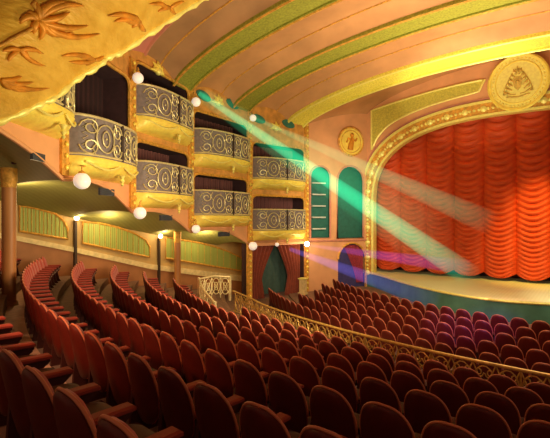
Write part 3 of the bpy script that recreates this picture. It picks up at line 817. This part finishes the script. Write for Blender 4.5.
def gp(px, py, o=.03):
    "point of the gallery surface seen at px,py"
    best = None; s, t = .5, .3; st = .25
    def err(s, t): q = to_px(gal(s, t)); return (q[0]-px)**2+(q[1]-py)**2
    be = 1e18
    for a in range(17):
        for b in range(17):
            v = err(a/16, b/16)
            if v < be: be = v; s, t = a/16, b/16
    st = 1/16
    while st > .002:
        mv = False
        for ds, dt in ((st, 0), (-st, 0), (0, st), (0, -st)):
            S, T2 = min(1, max(0, s+ds)), min(.98, max(0, t+dt)); v = err(S, T2)
            if v < be: be, s, t, mv = v, S, T2, True
        if not mv: st /= 2
    return gal(s, t, o)
def leaf(mb, pts, w):
    "flat tapering leaf following sighted points"
    P = [gp(x, y, .05) for x, y in pts]; n = len(P)
    rr = [w*(.25+.75*sin(pi*min(1, .15+.85*i/(n-1)))) if i < n-1 else w*.1 for i in range(n)]
    mb.tube(P, rr, 6)
def spray(cx, cy, tips, w):
    mb = MB()
    for (x, y, bend) in tips:
        n = 6; pts = []
        for i in range(n+1):
            t = i/n; nx, ny = -(y-cy), (x-cx)
            pts.append((cx+(x-cx)*t+nx*bend*sin(pi*t), cy+(y-cy)*t+ny*bend*sin(pi*t)))
        leaf(mb, pts, w)
    return mb
spray(38, 20, [(36, 1, .1), (52, 3, -.15), (68, 2, -.2), (84, 6, -.15), (70, 12, .1), (88, 26, .1), (100, 34, .15), (74, 33, .2), (58, 34, .1), (34, 34, .1), (40, 40, -.2), (28, 12, .1), (20, 24, .3)], .06).build('leaf_relief', M['leaf'], e, 'all')
spray(140, 22, [(108, 16, .12), (114, 22, .1), (122, 18, -.1), (132, 28, .1), (128, 15, .1), (146, 32, .1)], .06).build('leaf_relief', M['leaf'], e, 'all')
spray(95, 60, [(62, 56, .1), (70, 62, -.05), (78, 57, .05), (86, 66, .1), (104, 56, .1)], .05).build('leaf_relief', M['leaf'], e, 'all')
spray(20, 50, [(2, 52, .1), (8, 62, .1), (30, 60, -.1), (44, 54, -.1), (46, 66, .1)], .04).build('leaf_relief', M['leaf'], e, 'all')
spray(170, 8, [(150, 4, .1), (158, 12, .1), (184, 2, -.1), (176, 14, .1)], .05).build('leaf_relief', M['leaf'], e, 'all')
spray(2, 80, [(22, 76, .1), (34, 82, .1), (50, 88, .1), (30, 92, .1), (14, 90, .1)], .045).build('leaf_relief', M['leaf'], e, 'all')
mb = MB(); leaf(mb, [(40, 22), (30, 30), (14, 38), (0, 46), (-12, 50)], .03); leaf(mb, [(40, 14), (34, 5), (38, -4)], .04); mb.build('stem_relief', M['gold_dark'], e, 'all')

# ------------------------------------------------------------------ curved gilt railing
def rail_curve():
    pts = []
    a = -.30
    top = [(262, 303, 14.3), (233, 291, 16.0)]
    R = 20.0; aa = []
    x = 9999; a = .35
    while True:
        p = row_point(R, a, 1.08); q = to_px(p)
        if q[2] > 1 and q[0] < 262: break
        if q[2] > 1 and q[0] < 660: aa.append(p)
        a -= .02
    for x, y, Y in ((248, 297, 15.2), (233, 291, 16.1)): aa.append(hp(x, y, Y))
    return aa
rc = rail_curve()
low2 = [hp(230, 277, 16.3), hp(214, 276, 16.2), hp(199, 279, 15.6)]
e = thing('gilt_railing', 'long curved gilt scroll railing crossing the stalls between the seat blocks', 'railing', (rc[0].x, rc[0].y, .13))
H_ = .85
dn = Vector((0, 0, -1))
mb = MB(); mb.tube(rc, .035, 8); mb.build('hand_rail', M['rail'], e, True)
mb = MB(); mb.tube([p+dn*.72 for p in rc], .02, 6); mb.build('bottom_rail', M['rail'], e, True)
# arclength resample
def resample(P, step):
    out = [P[0]]; acc = 0
    for i in range(len(P)-1):
        a, b = P[i], P[i+1]; L = (b-a).length; t = step-acc
        while t <= L: out.append(a.lerp(b, t/L)); t += step
        acc = (acc+L) % step
    return out
rs = resample(rc, .42)
mb = MB()
for i in range(len(rs)-1):
    a, b = rs[i], rs[i+1]
    def q(u, w): return a.lerp(b, u)+dn*w
    for sg in (0, 1):
        c0 = .27+.46*sg
        mb.tube([q(c0+(.21*(1-.7*t/12))*cos(2*pi*1.3*t/12+pi*sg), .2+.10*(1-.6*t/12)*sin(2*pi*1.3*t/12)) for t in range(13)], .014, 4)
    mb.tube([q(.5+.45*cos(2*pi*t/14), .36+.30*sin(2*pi*t/14)) for t in range(14)], .015, 4, closed=True)
    mb.tube([q(0, .02), q(.28, .3), q(.5, .36), q(.72, .45), q(1, .7)], .015, 4)
    mb.tube([q(1, .02), q(.72, .3), q(.5, .36), q(.28, .45), q(0, .7)], .015, 4)
mb.build('scrollwork', M['rail'], e, True)
for p in rs[::4]:
    mb = MB(); mb.tube([p+dn*0, p+dn*(p.z-.0 if p.z < 1.2 else .95)], .022, 6); mb.build('post', M['rail'], e, True)
# raised landing section
e = thing('landing_railing', 'short pale gilt scroll railing of the landing by the side aisle', 'railing', (low2[0].x, low2[0].y, .6))
P3 = [rc[-1]+Vector((0, 0, .02)), low2[0], low2[1], low2[2]]
P3 = [low2[0], low2[1], low2[2], hp(204, 290, 14.8), hp(215, 303, 13.9)]
mb = MB(); mb.tube(P3, .035, 8); mb.build('hand_rail', M['scroll'], e, True)
mb = MB()
rs2 = resample(P3, .36)
for i in range(len(rs2)-1):
    a, b = rs2[i], rs2[i+1]
    def q(u, w): return a.lerp(b, u)+dn*w
    mb.tube([q(.5+.45*cos(2*pi*t/14), .36+.30*sin(2*pi*t/14)) for t in range(14)], .016, 4, closed=True)
    mb.tube([q(.5+.2*cos(2*pi*t/10), .36+.15*sin(2*pi*t/10)) for t in range(10)], .014, 4, closed=True)
    mb.tube([q(0, .0), q(0, .8)], .014, 4); mb.tube([q(0, .05), q(1, .7)], .013, 4); mb.tube([q(1, .05), q(0, .7)], .013, 4)
mb.build('scrollwork', M['scroll'], e, True)
for p in (P3[0], P3[2], P3[4]):
    MB().box(p+dn*.42, (.07, .07, .95), bev=.01).build('post', M['scroll'], e)
# the landing itself
lc = (low2[0]+low2[2])/2

# ------------------------------------------------------------------ light beams
def beam(p0, p1, r0, r1, col, s, lab):
    d = p1-p0; L = d.length
    mb = MB(); mb.lathe((0, 0, 0), [(r0, 0), (r1, L)], 24)
    o = mb.build('light_beam', beam_mat('beam', col, s, L)); o.location = p0; o.rotation_mode = 'QUATERNION'; o.rotation_quaternion = d.to_track_quat('Z', 'Y')
    tag(o, lab, 'light beam'); o.visible_shadow = True
    return o
def stage_pt(px, py, v=VS+.2):
    d = ray(px, py); return Vector((0, 0, CZ))+d*(v/d.y)
beam(hp(199, 93, 16.6), stage_pt(470, 276, VS-.2), .10, .60, (.03, 1, .42), 1.35, 'bright green light beam falling from the boxes to the stage curtain')
beam(hp(203, 95, 16.8), stage_pt(430, 240, VS-.2), .3, 1.5, (.03, 1, .38), .13, 'broad dim green haze around the bright beam')
beam(hp(254, 118, 20.0), stage_pt(490, 223, VS-.2), .06, .60, (.12, 1, .42), .6, 'fainter pale green light beam above the bright one')
beam(hp(307, 245, 22.3), stage_pt(470, 268, VS-1.2), .06, .40, (.5, .14, 1), .6, 'violet light beam crossing from the wall lamp to the stage')
beam(hp(290, 249, 20.5), hp(438, 303, 16.4), .10, .42, (.2, .18, 1), .7, 'blue violet light beam falling across the front seats')

# ------------------------------------------------------------------ lights
def lamp(kind, name, loc, energy, col, target=None, size=1, size_y=None, spot=None, blend=.6):
    l = bpy.data.lights.new(name, kind); l.energy = energy; l.color = col
    if kind == 'AREA':
        l.size = size
        if name in ('ceiling_fill', 'niche_wash', 'house_fill'): l.spread = 1.75
        if size_y: l.shape = 'RECTANGLE'; l.size_y = size_y
    elif kind == 'SPOT': l.spot_size = spot; l.spot_blend = blend; l.shadow_soft_size = size
    else: l.shadow_soft_size = size
    o = bpy.data.objects.new(name, l); COL.objects.link(o); o.location = loc
    if target is not None: o.rotation_euler = (Vector(target)-Vector(loc)).to_track_quat('-Z', 'Y').to_euler()
    return o
LIGHTS = [
 ('AREA', 'house_fill', (-2, 13, CZ+5.6), 230, (1, .80, .56), (-2, 14, 0), 5, 5),  # unseen general fill added over the seating
 ('AREA', 'wall_wash', (-4, 8, CZ+.2), 600, (1, .80, .48), (-13, 12, CZ+2.0), 4, 2),  # unseen wash added to brighten the box fronts from below
 ('AREA', 'ceiling_fill', (-2, 15, CZ-.5), 480, (1, .76, .46), (-3.5, 15.5, CZ+7), 5, 3),  # unseen upward fill added in mid-air to light the ceiling
 ('AREA', 'stage_foot', (UC+1.5, 18.6, 1.0), 22, (1, .55, .45), (UC, 22.8, 1.6), 9, .4),
]
for k in LIGHTS: lamp(k[0], k[1], k[2], k[3], k[4], k[5], k[6], k[7])
lamp('SPOT', 'arch_wash', (-4.5, 15, CZ+1.0), 1000, (1, .88, .56), (-4.5, 22.7, CZ+7.9), .3, spot=.95, blend=.4)  # unseen spot added to lift the arch wall and crest
lamp('AREA', 'niche_wash', (-7.5, 16.5, CZ+2.0), 90, (1, .80, .55), (-11.3, 21.5, CZ+1.2), size=1)  # unseen area lamp added to brighten the niche wall
lamp('SPOT', 'floor_strip_fill', (-4.6, .5, CZ+2.2), 700, (1, .62, .36), tuple(hp(60, 320, 6.0)), .1, spot=.6, blend=1)  # unseen spot added to brighten the tan floor strip
lamp('SPOT', 'curtain_spot', (-1.2, 17.5, CZ+4.6), 3600, (1, .68, .14), (-1.6, 22.6, CZ-.3), .15, spot=.80, blend=1)  # unseen spot added for the bright part of the curtain
lamp('SPOT', 'stage_wash', (1, 12, CZ+5), 4200, (1, 1, .72), (-.6, 20.0, .85), .3, spot=.36, blend=1)  # unseen spot added to brighten the stage boards
lamp('SPOT', 'violet_spot', (-3, 2, CZ+4), 7000, (.36, .10, 1), tuple(hp(466, 318, 13)), .15, spot=.24, blend=1)
lamp('SPOT', 'green_spot', tuple(hp(203, 93, 16.3)+Vector((.3, 0, 0))), 900, (.1, 1, .5), tuple(stage_pt(420, 250)), .12, spot=.22, blend=1)
lamp('SPOT', 'gallery_wash', (-2.2, 3.0, CZ-.2), 480, (1, .80, .35), tuple(hp(40, 70, 8.2)), .5, spot=1.6, blend=1)
lamp('SPOT', 'left_seat_spot', (-6.0, 9.0, CZ+3.0), 800, (1, .45, .25), (-10.5, 8.2, 2.0), .4, spot=1.3, blend=1)
lamp('SPOT', 'rear_seat_spot', (-5.5, -1.5, CZ+1.2), 900, (1, .38, .16), (-6.5, 5.5, 2.0), .4, spot=1.2, blend=1)  # unseen warm spot added to redden the left seat backs
for (x, y, Y, en) in [(30, 200, 13, 60), (110, 222, 17, 60), (205, 236, 20.5, 60)]:
    lamp('POINT', 'aisle_light', tuple(hp(x, y, Y)), en, (1, .72, .36), size=.3)
lamp('POINT', 'exit_light', tuple(hp(307, 245, 22.0)), 40, (1, .7, .4), size=.1)
wd = bpy.data.worlds.new('world'); bpy.context.scene.world = wd; wd.use_nodes = True
wd.node_tree.nodes['Background'].inputs[0].default_value = (1, .62, .38, 1); wd.node_tree.nodes['Background'].inputs[1].default_value = .28

# ------------------------------------------------------------------ camera
cam = bpy.data.cameras.new('camera'); cam.sensor_width = 36; cam.lens = 36*F/550; cam.clip_start = .05
co = bpy.data.objects.new('camera', cam); COL.objects.link(co); co.location = (0, 0, CZ); co.rotation_euler = (pi/2, 0, TH)
bpy.context.scene.camera = co
sc = bpy.context.scene
sc.view_settings.view_transform = 'Standard'; sc.view_settings.exposure = 0
